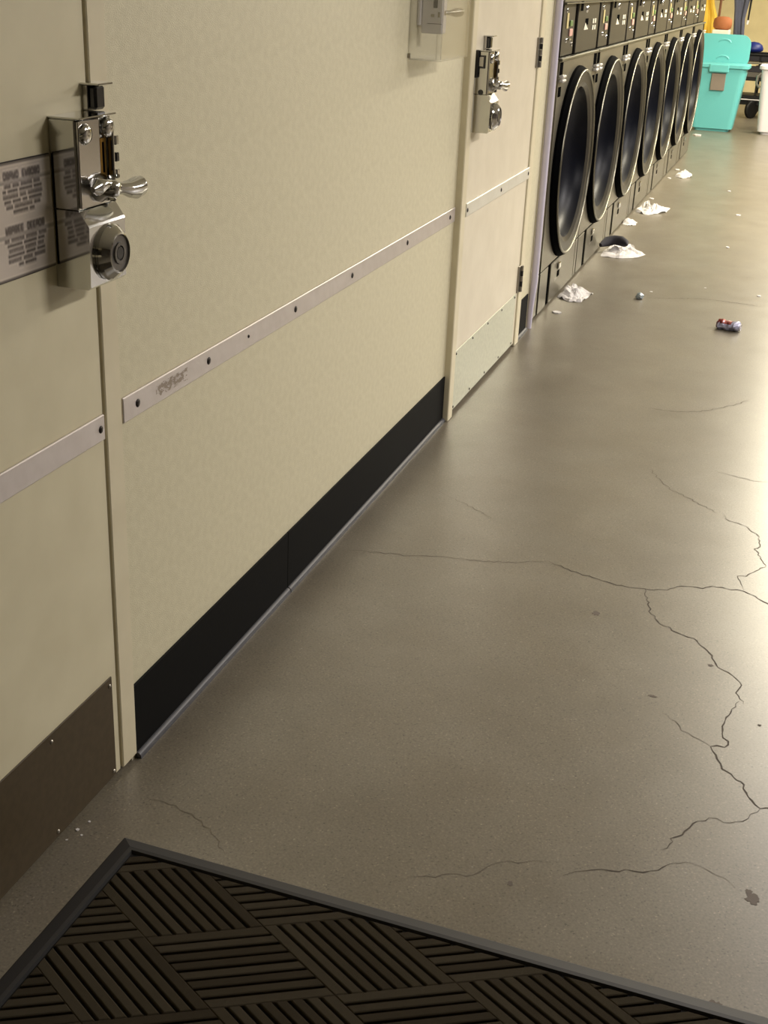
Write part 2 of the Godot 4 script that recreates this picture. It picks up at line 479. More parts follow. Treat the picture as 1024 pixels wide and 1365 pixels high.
# ------------------------------------------------------------------ shell
func build_shell():
	var mb := MB.new()
	mb.bb(Vector3(-1.1, -0.12, 2.3), Vector3(6.3, 0, -19.2))
	var fl := smesh("floor", mb, M.floor, "polished grey concrete floor with fine cracks", "floor")
	cracks(fl)
	mb = MB.new(); mb.bb(Vector3(-1.1, 2.75, 2.3), Vector3(6.3, 2.87, -19.2))
	smesh("ceiling", mb, M.ceiling, "flat white ceiling over the laundromat aisle", "ceiling")
	mb = MB.new(); mb.bb(Vector3(-1.1, 0, -19.1), Vector3(6.3, 2.75, -19.2))
	smesh("wall_far", mb, M.far_paint, "plain warm yellow end wall behind the totes", "wall")
	mb = MB.new(); mb.bb(Vector3(6.2, 0, 2.3), Vector3(6.3, 2.75, -19.2))
	smesh("wall_right", mb, M.side_paint, "plain brown-grey side wall opposite the dryers", "wall")
	# the entrance end: wall with dark night windows
	mb = MB.new()
	mb.bb(Vector3(-0.12, 0, 2.2), Vector3(6.3, 0.5, 2.3)); mb.bb(Vector3(-0.12, 2.3, 2.2), Vector3(6.3, 2.75, 2.3))
	for x in [-0.12, 1.9, 4.1, 6.1]: mb.bb(Vector3(x, 0.5, 2.2), Vector3(x + 0.2, 2.3, 2.3))
	smesh("wall_near", mb, M.frame_paint, "entrance wall with dark windows", "wall")
	var wn := 1
	for x in [0.08, 2.1, 4.3]:
		var w := struct("window_%d" % wn, "dark shop window in the entrance wall", "window"); wn += 1
		boxpart("pane", Vector3(x, 0.5, 2.24), Vector3(x + (1.82 if x < 3 and x < 1 else (2.0 if x < 3 else 1.8)), 2.3, 2.26), M.night_glass, w)
	# left wall: pieces around the two door openings, then the return and the recess wall behind the dryers
	mb = MB.new()
	mb.bb(Vector3(-0.12, 0, 2.2), Vector3(0, 2.75, -0.86))
	mb.bb(Vector3(-0.12, 2.05, -0.86), Vector3(0, 2.75, -1.885))
	mb.bb(Vector3(-0.12, 0, -1.885), Vector3(0, 2.75, -4.175))
	mb.bb(Vector3(-0.12, 2.05, -4.175), Vector3(0, 2.75, -5.40))
	mb.bb(Vector3(-0.12, 0, -5.36), Vector3(0, 2.75, -5.62))
	mb.bb(Vector3(-1.1, 0, -5.50), Vector3(-0.12, 2.75, -5.62))
	mb.bb(Vector3(-1.1, 0, -5.62), Vector3(-1.0, 2.75, -19.1))
	mb.bb(Vector3(-1.0, 2.12, -5.62), Vector3(-0.04, 2.75, -12.95))
	smesh("wall_left", mb, M.panel, "cream wall with a fine orange-peel texture between the two doors", "wall")
	# base strips
	base_strip("baseboard_left", -1.897, -4.168, [-2.70])
	base_strip("baseboard_left_001", -5.335, -5.555, [])
	# rub rail on the wall
	var r := struct("trim_1", "pale worn metal rub rail screwed along the cream wall", "rub rail")
	boxpart("rail_strip", Vector3(0, 0.721, -1.902), Vector3(0.006, 0.769, -4.158), M.rail, r, 0.0015)
	for z in [-1.955, -2.254, -2.727, -3.128, -3.62, -4.096]: screw(r, Vector3(0.006, 0.745, z), 0.008, M.screw)
	screw(r, Vector3(0.006, 0.747, -2.453), 0.004, M.screw)
	smudge(r)
	# frames
	var f := struct("trim_2", "cream painted frame of the door with the brown kick plate", "door frame")
	boxpart("stile", Vector3(-0.1, 0.012, -1.842), Vector3(0.006, 2.05, -1.897), M.frame_paint, f, 0.002)
	boxpart("stile", Vector3(-0.1, 0.012, -0.86), Vector3(0.010, 2.05, -0.915), M.frame_paint, f, 0.002)
	boxpart("head", Vector3(-0.1, 2.05, -0.86), Vector3(0.010, 2.105, -1.897), M.frame_paint, f, 0.002)
	f = struct("trim_3", "cream painted frame of the door with the pale kick plate", "door frame")
	boxpart("stile", Vector3(-0.1, 0.0, -4.170), Vector3(0.024, 2.05, -4.228), M.frame_paint, f, 0.003)
	boxpart("stile", Vector3(-0.1, 0.0, -5.262), Vector3(0.020, 2.05, -5.335), M.frame_paint, f, 0.003)
	boxpart("head", Vector3(-0.1, 2.05, -4.170), Vector3(0.022, 2.105, -5.335), M.frame_paint, f, 0.003)
	# corner strip beside the dryers
	var mc := MB.new()
	mc.tube([Vector3(0.012, 0.0, -5.60), Vector3(0.012, 0.1, -5.60), Vector3(0.018, 0.22, -5.60), Vector3(0.018, 2.75, -5.60)], [0.011, 0.013, 0.016, 0.016], 12)
	smesh("trim_4", mc, M.corner, "rounded lavender-grey corner strip between the cream wall and the first dryer", "corner strip")
	build_doors()

func base_strip(called: String, z0: float, z1: float, joints: Array):
	var b := struct(called, "black vinyl base strip along the foot of the cream wall" if joints.size() > 0 else "short black vinyl base strip between the door frame and the corner strip", "baseboard")
	var cuts := [z0] + joints + [z1]
	for i in cuts.size() - 1:
		boxpart("base_board", Vector3(0, 0.004, cuts[i] - (0.0008 if i > 0 else 0.0)), Vector3(0.005, 0.170, cuts[i + 1] + 0.0008), M.cove, b, 0.001)
		var mb := MB.new()
		var rings := []
		for z in [cuts[i] - (0.0 if i == 0 else 0.002), cuts[i + 1] + 0.002]:
			var ring := [Vector3(0.005, 0.0, z), Vector3(0.005, 0.014, z)]
			for k in 6:
				var a := PI * 0.5 * (1.0 - k / 5.0)
				ring.append(Vector3(0.005 + cos(a) * 0.010, 0.004 + sin(a) * 0.010, z))
			ring.append(Vector3(0.015, 0.0, z))
			rings.append(ring)
		mb.loft(rings)
		part("toe_bead", mb, M.cove_lip, b)

func screw(parent: Node3D, at: Vector3, r: float, m: Material):
	var mb := MB.new()
	mb.lathe(at, Vector3.RIGHT, [[r, -0.001], [r, 0.0008], [r * 0.6, 0.0024], [0.0, 0.0028]], 12, true)
	part("screw", mb, m, parent)

func smudge(parent: Node3D):
	# brown worn patch on the rail's face near its end
	var mb := MB.new()
	var rng := RandomNumberGenerator.new(); rng.seed = 4
	var f := FastNoiseLite.new(); f.seed = 14; f.frequency = 60.0
	for a in 60:
		for c in 18:
			var z := -2.025 - a * 0.0022
			var y := 0.733 + c * 0.0014
			var edge := minf(minf(a, 59 - a) / 14.0, minf(c, 17 - c) / 4.0)
			if f.get_noise_2d(z * 1.0, y * 1.6) * 1.2 + 0.15 + rng.randf_range(-0.25, 0.25) < 0.35 - 0.45 * minf(edge, 1.0): continue
			mb.fquad(Vector3(0.0063, y, z), Vector3(0.0063, y + 0.0014, z), Vector3(0.0063, y + 0.0014, z - 0.0022), Vector3(0.0063, y, z - 0.0022), Vector3.RIGHT)
	var o := part("scuff", mb, M.rail_smudge, parent)
	o.set_meta("kind", "stuff")

func hinge(parent: Node3D, y: float, x: float, z: float):
	var mb := MB.new()
	mb.bb(Vector3(x - 0.006, y - 0.057, z + 0.036), Vector3(x + 0.0025, y + 0.057, z - 0.006), 0.001)
	var h := part("hinge", mb, M.hinge, parent)
	for k in 5:
		var m2 := MB.new()
		var y0 := y - 0.057 + k * 0.0228
		m2.lathe(Vector3(x + 0.006, y0 + 0.0006, z), Vector3.UP, [[0.0, 0.0], [0.0075, 0.0], [0.0075, 0.0216], [0.0, 0.0216]], 12)
		part("knuckle", m2, M.hinge if k % 2 == 0 else M.steel_dark, h)

func build_doors():
	var d := struct("door_1", "cream restroom door with brown kick plate and coin lock", "door")
	boxpart("slab", Vector3(-0.042, 0.012, -0.918), Vector3(0.002, 2.045, -1.8375), M.door_paint, d, 0.002)
	var kp := boxpart("kick_plate", Vector3(0.002, 0.016, -0.935), Vector3(0.005, 0.238, -1.816), M.kick_brown, d, 0.001)
	for z in [-1.806, -1.604, -1.40, -1.20]:
		for y in [0.028, 0.222]: screw(kp, Vector3(0.005, y, z), 0.004, M.screw_bright)
	var rs := boxpart("rub_rail", Vector3(0.002, 0.715, -0.93), Vector3(0.008, 0.762, -1.832), M.rail, d, 0.0015)
	for z in [-1.818, -1.50, -1.15]: screw(rs, Vector3(0.008, 0.738, z), 0.007, M.screw)
	d = struct("door_2", "cream restroom door with pale kick plate beside the dryers", "door")
	boxpart("slab", Vector3(-0.03, 0.014, -4.232), Vector3(0.014, 2.045, -5.258), M.door_paint_warm, d, 0.002)
	kp = boxpart("kick_plate", Vector3(0.014, 0.018, -4.242), Vector3(0.0165, 0.243, -5.225), M.kick_pale, d, 0.001)
	for k in 5:
		for y in [0.030, 0.231]: screw(kp, Vector3(0.0165, y, -4.26 - k * 0.235), 0.005, M.screw)
	rs = boxpart("rub_rail", Vector3(0.014, 0.722, -4.250), Vector3(0.022, 0.768, -5.262), M.rail_pale, d, 0.0015)
	for z in [-4.262, -4.76, -5.24]: screw(rs, Vector3(0.022, 0.745, z), 0.008, M.screw)
	hinge(d, 0.30, 0.018, -5.268)
	hinge(d, 1.215, 0.018, -5.268)

# ------------------------------------------------------------------ floor marks
func crack_line(parent: Node3D, pts: Array, w: float, m: Material, sd: int):
	var rng := RandomNumberGenerator.new(); rng.seed = sd
	var p := []
	for i in pts.size() - 1:
		var a := Vector2(pts[i][0], pts[i][1])
		var b := Vector2(pts[i + 1][0], pts[i + 1][1])
		var n := maxi(2, int(a.distance_to(b) / 0.012))
		var side := (b - a).orthogonal().normalized()
		for k in n:
			p.append(a.lerp(b, float(k) / n) + side * (rng.randf_range(-0.0055, 0.0055) if k > 0 else rng.randf_range(-0.002, 0.002)))
	p.append(Vector2(pts[-1][0], pts[-1][1]))
	var mb := MB.new()
	var last_l := Vector3.ZERO
	var last_r := Vector3.ZERO
	for i in p.size():
		var t: Vector2 = (p[mini(i + 1, p.size() - 1)] - p[maxi(i - 1, 0)]).normalized()
		var s := t.orthogonal()
		var ends: float = minf(1.0, minf(i, p.size() - 1 - i) / 5.0)
		var hw := w * 0.42 * rng.randf_range(0.35, 1.25) * (0.25 + 0.75 * ends)
		var l := Vector3(p[i].x + s.x * hw, 0.0006, p[i].y + s.y * hw)
		var r := Vector3(p[i].x - s.x * hw, 0.0006, p[i].y - s.y * hw)
		if i > 0: mb.fquad(last_l, l, r, last_r, Vector3.UP)
		last_l = l; last_r = r
	part("crack", mb, m, parent)

func blob(parent: Node3D, called: String, x: float, z: float, rx: float, rz: float, m: Material, sd: int):
	var rng := RandomNumberGenerator.new(); rng.seed = sd
	var mb := MB.new()
	var pts := []
	for k in 22:
		var a := TAU * k / 22
		var f := rng.randf_range(0.55, 1.15)
		pts.append(Vector3(x + cos(a) * rx * f, 0.0005, z + sin(a) * rz * f))
	for k in 22: mb.ftri(Vector3(x, 0.0005, z), pts[k], pts[(k + 1) % 22], Vector3.UP)
	part(called, mb, m, parent)

func cracks(fl: Node3D):
	crack_line(fl, [[0.064,-3.005],[0.137,-3.021],[0.231,-3.035],[0.320,-3.068],[0.424,-3.082],[0.524,-3.114],[0.600,-3.158]], 0.0032, M.crack_faint, 1)
	crack_line(fl, [[0.600,-3.158],[0.651,-3.133],[0.735,-3.104],[0.804,-3.084],[0.879,-3.092],[0.938,-3.107],[0.971,-3.150],[1.028,-3.155],[1.050,-3.184],[1.099,-3.181],[1.133,-3.185],[1.170,-3.154],[1.198,-3.133],[1.33,-3.08]], 0.0042, M.crack, 2)
	crack_line(fl, [[0.879,-3.092],[0.892,-3.027],[0.908,-2.965],[0.933,-2.919],[0.987,-2.877],[1.031,-2.862],[1.073,-2.803],[1.109,-2.730],[1.138,-2.712],[1.161,-2.674],[1.151,-2.649],[1.159,-2.610],[1.168,-2.593]], 0.0038, M.crack, 3)
	crack_line(fl, [[1.157,-2.600],[1.141,-2.531],[1.129,-2.478],[1.131,-2.447],[1.146,-2.422],[1.141,-2.396],[1.114,-2.387],[1.128,-2.343],[1.143,-2.311],[1.164,-2.299],[1.174,-2.281],[1.190,-2.270],[1.200,-2.231],[1.225,-2.201],[1.33,-2.21]], 0.0040, M.crack, 4)
	crack_line(fl, [[0.997,-2.483],[1.030,-2.457],[1.046,-2.425],[1.075,-2.412],[1.114,-2.387]], 0.0028, M.crack_faint, 5)
	crack_line(fl, [[1.225,-2.201],[1.207,-2.174],[1.195,-2.143],[1.160,-2.127],[1.131,-2.131],[1.105,-2.100],[1.090,-2.070],[1.069,-2.037],[1.068,-2.020],[1.053,-1.995]], 0.0034, M.crack, 6)
	crack_line(fl, [[0.894,-1.856],[0.943,-1.890],[0.975,-1.903],[1.015,-1.916],[1.057,-1.935],[1.071,-1.956],[1.091,-1.968],[1.117,-1.977]], 0.0030, M.crack, 7)
	crack_line(fl, [[1.117,-1.977],[1.145,-1.969],[1.173,-1.958],[1.195,-1.934]], 0.0022, M.crack_faint, 8)
	crack_line(fl, [[0.612,-1.729],[0.634,-1.748],[0.664,-1.764],[0.701,-1.785],[0.742,-1.799],[0.760,-1.828],[0.783,-1.851],[0.821,-1.868],[0.867,-1.888]], 0.0024, M.crack_faint, 9)
	crack_line(fl, [[0.774,-4.004],[0.819,-3.915],[0.858,-3.848],[0.923,-3.796],[0.972,-3.752],[1.017,-3.708]], 0.0036, M.crack_faint, 10)
	crack_line(fl, [[1.039,-3.711],[1.058,-3.664],[1.111,-3.638],[1.152,-3.573],[1.159,-3.519],[1.144,-3.479],[1.166,-3.418],[1.183,-3.377],[1.151,-3.317],[1.133,-3.284],[1.111,-3.275],[1.122,-3.229],[1.133,-3.185]], 0.0036, M.crack_faint, 11)
	crack_line(fl, [[0.657,-4.662],[0.729,-4.657],[0.799,-4.661],[0.866,-4.693],[0.931,-4.762],[0.995,-4.842],[1.047,-4.938]], 0.004, M.crack_faint, 12)
	crack_line(fl, [[0.432,-6.469],[0.578,-6.529],[0.687,-6.586],[0.800,-6.593],[0.914,-6.583],[1.008,-6.563]], 0.006, M.crack_faint, 13)
	crack_line(fl, [[0.178,-3.523],[0.253,-3.471],[0.338,-3.420],[0.383,-3.379]], 0.0028, M.crack_faint, 14)
	crack_line(fl, [[0.986,-4.078],[1.037,-4.057],[1.099,-4.041],[1.156,-4.045]], 0.003, M.crack_faint, 15)
	crack_line(fl, [[0.086,-1.786],[0.136,-1.783],[0.190,-1.772],[0.243,-1.744],[0.301,-1.685]], 0.0022, M.crack_faint, 16)
	blob(fl, "stain", 0.780, -2.898, 0.011, 0.013, M.stain, 1)
	blob(fl, "stain", 0.969, -2.546, 0.012, 0.006, M.stain, 2)
	blob(fl, "stain", 1.083, -2.742, 0.008, 0.006, M.stain, 3)
	blob(fl, "stain", 1.208, -2.513, 0.004, 0.005, M.crack, 4)
	blob(fl, "stain", 1.226, -1.918, 0.013, 0.016, M.stain, 5)
	blob(fl, "stain", 1.219, -1.935, 0.008, 0.007, M.stain, 15)
	blob(fl, "stain", 1.184, -1.634, 0.013, 0.010, M.stain, 6)
	blob(fl, "stain", 0.809, -1.799, 0.006, 0.007, M.stain, 7)

# ------------------------------------------------------------------ coin lock
func coin_lock(label: String, at: Vector3, plain_side: bool):
	# origin: at the door's face, bottom of the box, near edge; box runs to -z
	var t := thing("coin_lock", label, "coin lock", at, "chrome coin locks on the restroom doors")
	boxpart("upper_case", Vector3(0, 0.1225, 0), Vector3(0.046, 0.258, -0.108), M.chrome, t, 0.002)
	# front plate with raised rims around a recess
	boxpart("top_lip", Vector3(0.0, 0.2585, 0.0), Vector3(0.056, 0.2615, -0.110), M.chrome, t, 0.001)
	boxpart("face_plate", Vector3(0.046, 0.126, -0.004), Vector3(0.050, 0.256, -0.066), M.chrome_soft, t, 0.001)
	var cs := boxpart("coin_slot", Vector3(0.046, 0.165, -0.070), Vector3(0.048, 0.225, -0.088), M.brass, t, 0.0005)
	boxpart("slot_opening", Vector3(0.0478, 0.172, -0.076), Vector3(0.0486, 0.219, -0.081), M.dark_gap, cs)
	boxpart("slot_guard", Vector3(0.046, 0.125, -0.092), Vector3(0.058, 0.250, -0.098), M.chrome, t, 0.002)
	for k in 4: boxpart("tooth", Vector3(0.046, 0.135 + k * 0.026, -0.099), Vector3(0.060, 0.149 + k * 0.026, -0.1075), M.steel_dark if k % 2 == 0 else M.chrome, t, 0.001)
	for s in [[-0.022, 0.236], [-0.090, 0.240]]:
		var mb := MB.new()
		mb.lathe(Vector3(0.046, s[1], s[0]), Vector3.RIGHT, [[0.016, 0.0], [0.016, 0.006], [0.012, 0.0105], [0.005, 0.012], [0.0, 0.0115]], 20, true)
		part("bolt_head", mb, M.chrome, t)
	# lever: hub, two arms, long lobe to the far side
	var mb2 := MB.new()
	mb2.lathe(Vector3(0.046, 0.152, -0.056), Vector3.RIGHT, [[0.022, 0.0], [0.022, 0.010], [0.014, 0.018], [0.014, 0.034], [0.009, 0.040], [0.0, 0.041]], 24, true)
	var h := part("turn_handle", mb2, M.chrome, t)
	var mb3 := MB.new()
	mb3.tube([Vector3(0.070, 0.158, -0.050), Vector3(0.072, 0.161, -0.030), Vector3(0.071, 0.160, -0.014), Vector3(0.069, 0.157, -0.006)], [0.010, 0.010, 0.014, 0.005], 14)
	part("short_arm", mb3, M.chrome, h)
	var mb4 := MB.new()
	mb4.tube([Vector3(0.074, 0.153, -0.060), Vector3(0.078, 0.150, -0.082), Vector3(0.080, 0.147, -0.098), Vector3(0.081, 0.146, -0.118), Vector3(0.081, 0.147, -0.136), Vector3(0.080, 0.149, -0.144), Vector3(0.080, 0.150, -0.147)], [0.010, 0.010, 0.014, 0.018, 0.016, 0.010, 0.001], 16, Vector3(0.75, 1, 1))
	part("wing", mb4, M.chrome, h)
	# lower case with the round knob
	var lc := MB.new()
	var outline := [[0.0, 0.0], [0.057, 0.0], [0.061, 0.004], [0.063, 0.098], [0.061, 0.1015], [0.047, 0.122], [0.0, 0.122]]
	var ra := []
	var rb := []
	for q in outline:
		ra.append(Vector3(q[0], q[1], 0.0)); rb.append(Vector3(q[0], q[1], -0.112))
	lc.loft([ra, rb])
	part("lower_case", lc, M.chrome, t)
	var kb := MB.new()
	kb.lathe(Vector3(0.0625, 0.051, -0.060), Vector3.RIGHT, [[0.045, 0.0], [0.045, 0.005], [0.042, 0.009], [0.032, 0.019], [0.030, 0.020]], 48)
	var k0 := part("lock_knob", kb, M.chrome, t)
	var kc := MB.new()
	kc.lathe(Vector3(0.0625, 0.051, -0.060), Vector3.RIGHT, [[0.030, 0.020], [0.028, 0.017], [0.018, 0.017], [0.017, 0.0195], [0.012, 0.0195], [0.011, 0.016], [0.0, 0.016]], 36)
	part("knob_face", kc, M.knob_grey, k0)
	var ky := MB.new()
	ky.lathe(Vector3(0.0785, 0.051, -0.060), Vector3.RIGHT, [[0.010, 0.0], [0.010, 0.003], [0.0, 0.003]], 20)
	part("key_cylinder", ky, M.steel_dark, k0)
	# keeper on the frame above the box
	boxpart("keeper", Vector3(0.0, 0.262, -0.103), Vector3(0.010, 0.300, -0.106), M.chrome_soft, t, 0.001)
	boxpart("keeper", Vector3(0.0, 0.300, -0.098), Vector3(0.034, 0.3035, -0.142), M.chrome, t, 0.001)
	boxpart("latch_bolt", Vector3(0.0, 0.262, -0.108), Vector3(0.022, 0.299, -0.138), M.steel_dark, t, 0.004)
	if plain_side:
		boxpart("side_bracket", Vector3(0.012, 0.205, 0.004), Vector3(0.036, 0.246, 0.0), M.steel_dark, t, 0.001)
		boxpart("bracket_face", Vector3(0.016, 0.211, 0.006), Vector3(0.031, 0.241, 0.004), M.chrome_soft, t, 0.001)
		boxpart("side_latch", Vector3(0.002, 0.175, 0.012), Vector3(0.016, 0.262, 0.0), M.steel_dark, t, 0.003)
		var sc := MB.new()
		sc.lathe(Vector3(0.026, 0.130, 0.0), Vector3.BACK, [[0.009, -0.001], [0.009, 0.001], [0.0, 0.0015]], 18)
		part("key_hole", sc, M.steel_dark, t)

func notice_plate():
	var t := thing("notice_plate", "grey metal notice plate with dark lettering beside the coin lock", "sign", Vector3(0.0022, 1.047, -1.560))
	boxpart("plate", Vector3(0, 0, 0), Vector3(0.003, 0.173, -0.155), M.sign_edge, t, 0.001)
	var mb := MB.new()
	var x := 0.0034
	var z0 := -0.0015
	var z1 := -0.1535
	var y0 := 0.0015
	var y1 := 0.1715
	var n := Vector3.RIGHT
	mb.tri(Vector3(x, y0, z0), Vector3(x, y1, z0), Vector3(x, y1, z1), n, n, n, Vector2(0, 1), Vector2(0, 0), Vector2(1, 0))
	mb.tri(Vector3(x, y0, z0), Vector3(x, y1, z1), Vector3(x, y0, z1), n, n, n, Vector2(0, 1), Vector2(1, 0), Vector2(1, 1))
	part("printed_face", mb, M.sign_print, t)

func dispenser():
	var t := thing("clear_guard_box", "clear acrylic guard box on the cream wall between the doors", "guard box", Vector3(0, 1.267, -3.555))
	var w := 0.004
	boxpart("side_pane", Vector3(0, 0.004, 0), Vector3(0.097, 0.48, -w), M.acrylic, t, 0.0008)
	boxpart("side_pane", Vector3(0, 0.004, -0.285), Vector3(0.097, 0.48, -0.285 + w), M.acrylic, t, 0.0008)
	boxpart("front_pane", Vector3(0.097, 0.004, 0), Vector3(0.097 - w, 0.48, -0.285), M.acrylic, t, 0.0008)
	boxpart("bottom_pane", Vector3(0, 0, 0), Vector3(0.097, w, -0.285), M.acrylic, t, 0.0008)
	boxpart("top_pane", Vector3(0, 0.48, 0), Vector3(0.097, 0.48 + w, -0.285), M.acrylic, t, 0.0008)
	var cl := MB.new(); cl.bb(Vector3(0, 0.004, 0.001), Vector3(0.008, 0.018, 0.004), 0.001)
	part("clip", cl, M.hinge, t)
	var u := thing("coin_dispenser", "white coin unit with a lever inside the clear guard box", "dispenser", Vector3(0.0, 1.335, -3.592))
	boxpart("back_plate", Vector3(0, 0.02, -0.03), Vector3(0.012, 0.36, -0.16), M.white_plastic, u, 0.003)
	var c := boxpart("coin_unit", Vector3(0.012, 0.0, -0.035), Vector3(0.075, 0.33, -0.075), M.white_plastic, u, 0.004)
	boxpart("seam", Vector3(0.030, 0.026, -0.034), Vector3(0.072, 0.0275, -0.036), M.slot, c)
	boxpart("slot", Vector3(0.046, 0.068, -0.0335), Vector3(0.058, 0.16, -0.036), M.slot, c)
	boxpart("mark", Vector3(0.040, 0.044, -0.034), Vector3(0.050, 0.052, -0.036), M.hinge, c)
	boxpart("mark", Vector3(0.060, 0.044, -0.034), Vector3(0.066, 0.058, -0.036), M.hinge, c)
	var mb := MB.new()
	mb.tube([Vector3(0.074, 0.056, -0.05), Vector3(0.081, 0.056, -0.08), Vector3(0.081, 0.056, -0.12), Vector3(0.080, 0.056, -0.16), Vector3(0.080, 0.056, -0.20), Vector3(0.080, 0.056, -0.212)], [0.006, 0.006, 0.010, 0.0125, 0.0115, 0.001], 14)
	part("lever", mb, M.steel_dark, u)

# ------------------------------------------------------------------ dryers
func dryer_door(called: String, parent: Node3D, y: float) -> Node3D:
	var c := Vector3(0.0, y, -0.495)
	var mb := MB.new()
	mb.lathe(c, Vector3.RIGHT, [[0.452, 0.0], [0.450, 0.012], [0.4365, 0.034]], 56)
	var d := part(called, mb, M.rubber, parent)
	var r := MB.new()
	var prof := []
	for k in 9:
		var a := PI * (1.0 - k / 8.0)
		prof.append([0.4305 - cos(a) * -0.0065, 0.032 + sin(a) * 0.008])
	prof.reverse()
	r.lathe(c, Vector3.RIGHT, prof, 56, true)
	part("chrome_ring", r, M.door_ring, d)
	var f := MB.new()
	f.lathe(c, Vector3.RIGHT, [[0.425, 0.032], [0.378, 0.028], [0.356, 0.017]], 56)
	part("flange", f, M.door_flange, d)
	var g := MB.new()
	g.lathe(c, Vector3.RIGHT, [[0.358, 0.017], [0.354, 0.006], [0.348, -0.015], [0.325, -0.05], [0.27, -0.085], [0.16, -0.108], [0.0, -0.115]], 56, true)
	part("glass", g, M.door_glass, d)
	return d

# a panel in the yz plane from x0 to x1 with a round hole
func pierced_panel(mb: MB, x0: float, x1: float, y0: float, y1: float, z0: float, z1: float, cy: float, cz: float, r: float):
	var n := 56
	for k in n:
		var pts := []
		for a in [TAU * k / n, TAU * (k + 1) / n]:
			var d := Vector2(cos(a), sin(a))
			var sy: float = ((y1 if d.y > 0 else y0) - cy) / d.y if absf(d.y) > 1e-5 else 1e9
			var sz: float = ((maxf(z0, z1) if d.x > 0 else minf(z0, z1)) - cz) / d.x if absf(d.x) > 1e-5 else 1e9
			var s := minf(sy, sz)
			pts.append([Vector3(0, cy + d.y * r, cz + d.x * r), Vector3(0, cy + d.y * s, cz + d.x * s), Vector3(0, -d.y, -d.x)])
		var X := Vector3(x1, 0, 0)
		var B := Vector3(x0, 0, 0)
		mb.fquad(pts[0][0] + X, pts[1][0] + X, pts[1][1] + X, pts[0][1] + X, Vector3.RIGHT)
		mb.fquad(pts[0][0] + B, pts[1][0] + B, pts[1][1] + B, pts[0][1] + B, Vector3.LEFT)
		mb.fquad(pts[0][0] + X, pts[1][0] + X, pts[1][0] + B, pts[0][0] + B, pts[0][2])
		mb.fquad(pts[0][1] + X, pts[1][1] + X, pts[1][1] + B, pts[0][1] + B, -pts[0][2])
	# corners left open by the straight chords
	for y in [y0, y1]:
		for z in [z0, z1]:
			var a := atan2(y - cy, z - cz)
			var k0 := floori(a / TAU * n)
			var q := []
			for kk in [k0, k0 + 1]:
				var d := Vector2(cos(TAU * kk / n), sin(TAU * kk / n))
				var s := minf(((y1 if d.y > 0 else y0) - cy) / d.y, ((maxf(z0, z1) if d.x > 0 else minf(z0, z1)) - cz) / d.x)
				q.append(Vector3(x1, cy + d.y * s, cz + d.x * s))
			mb.ftri(q[0], q[1], Vector3(x1, y, z), Vector3.RIGHT)

func latch_pair(parent: Node3D, z: float, y: float):
	boxpart("latch_slot", Vector3(0.0, y + 0.004, z + 0.030), Vector3(0.003, y + 0.056, z - 0.030), M.dark_gap, parent)
	for dy in [-0.022, -0.004]: boxpart("latch", Vector3(0.0, y + dy - 0.006, z + 0.036), Vector3(0.022, y + dy + 0.007, z - 0.036), M.bright_metal, parent, 0.004)
	boxpart("latch_slot", Vector3(0.0, y - 0.090, z + 0.026), Vector3(0.003, y - 0.048, z - 0.026), M.dark_gap, parent)

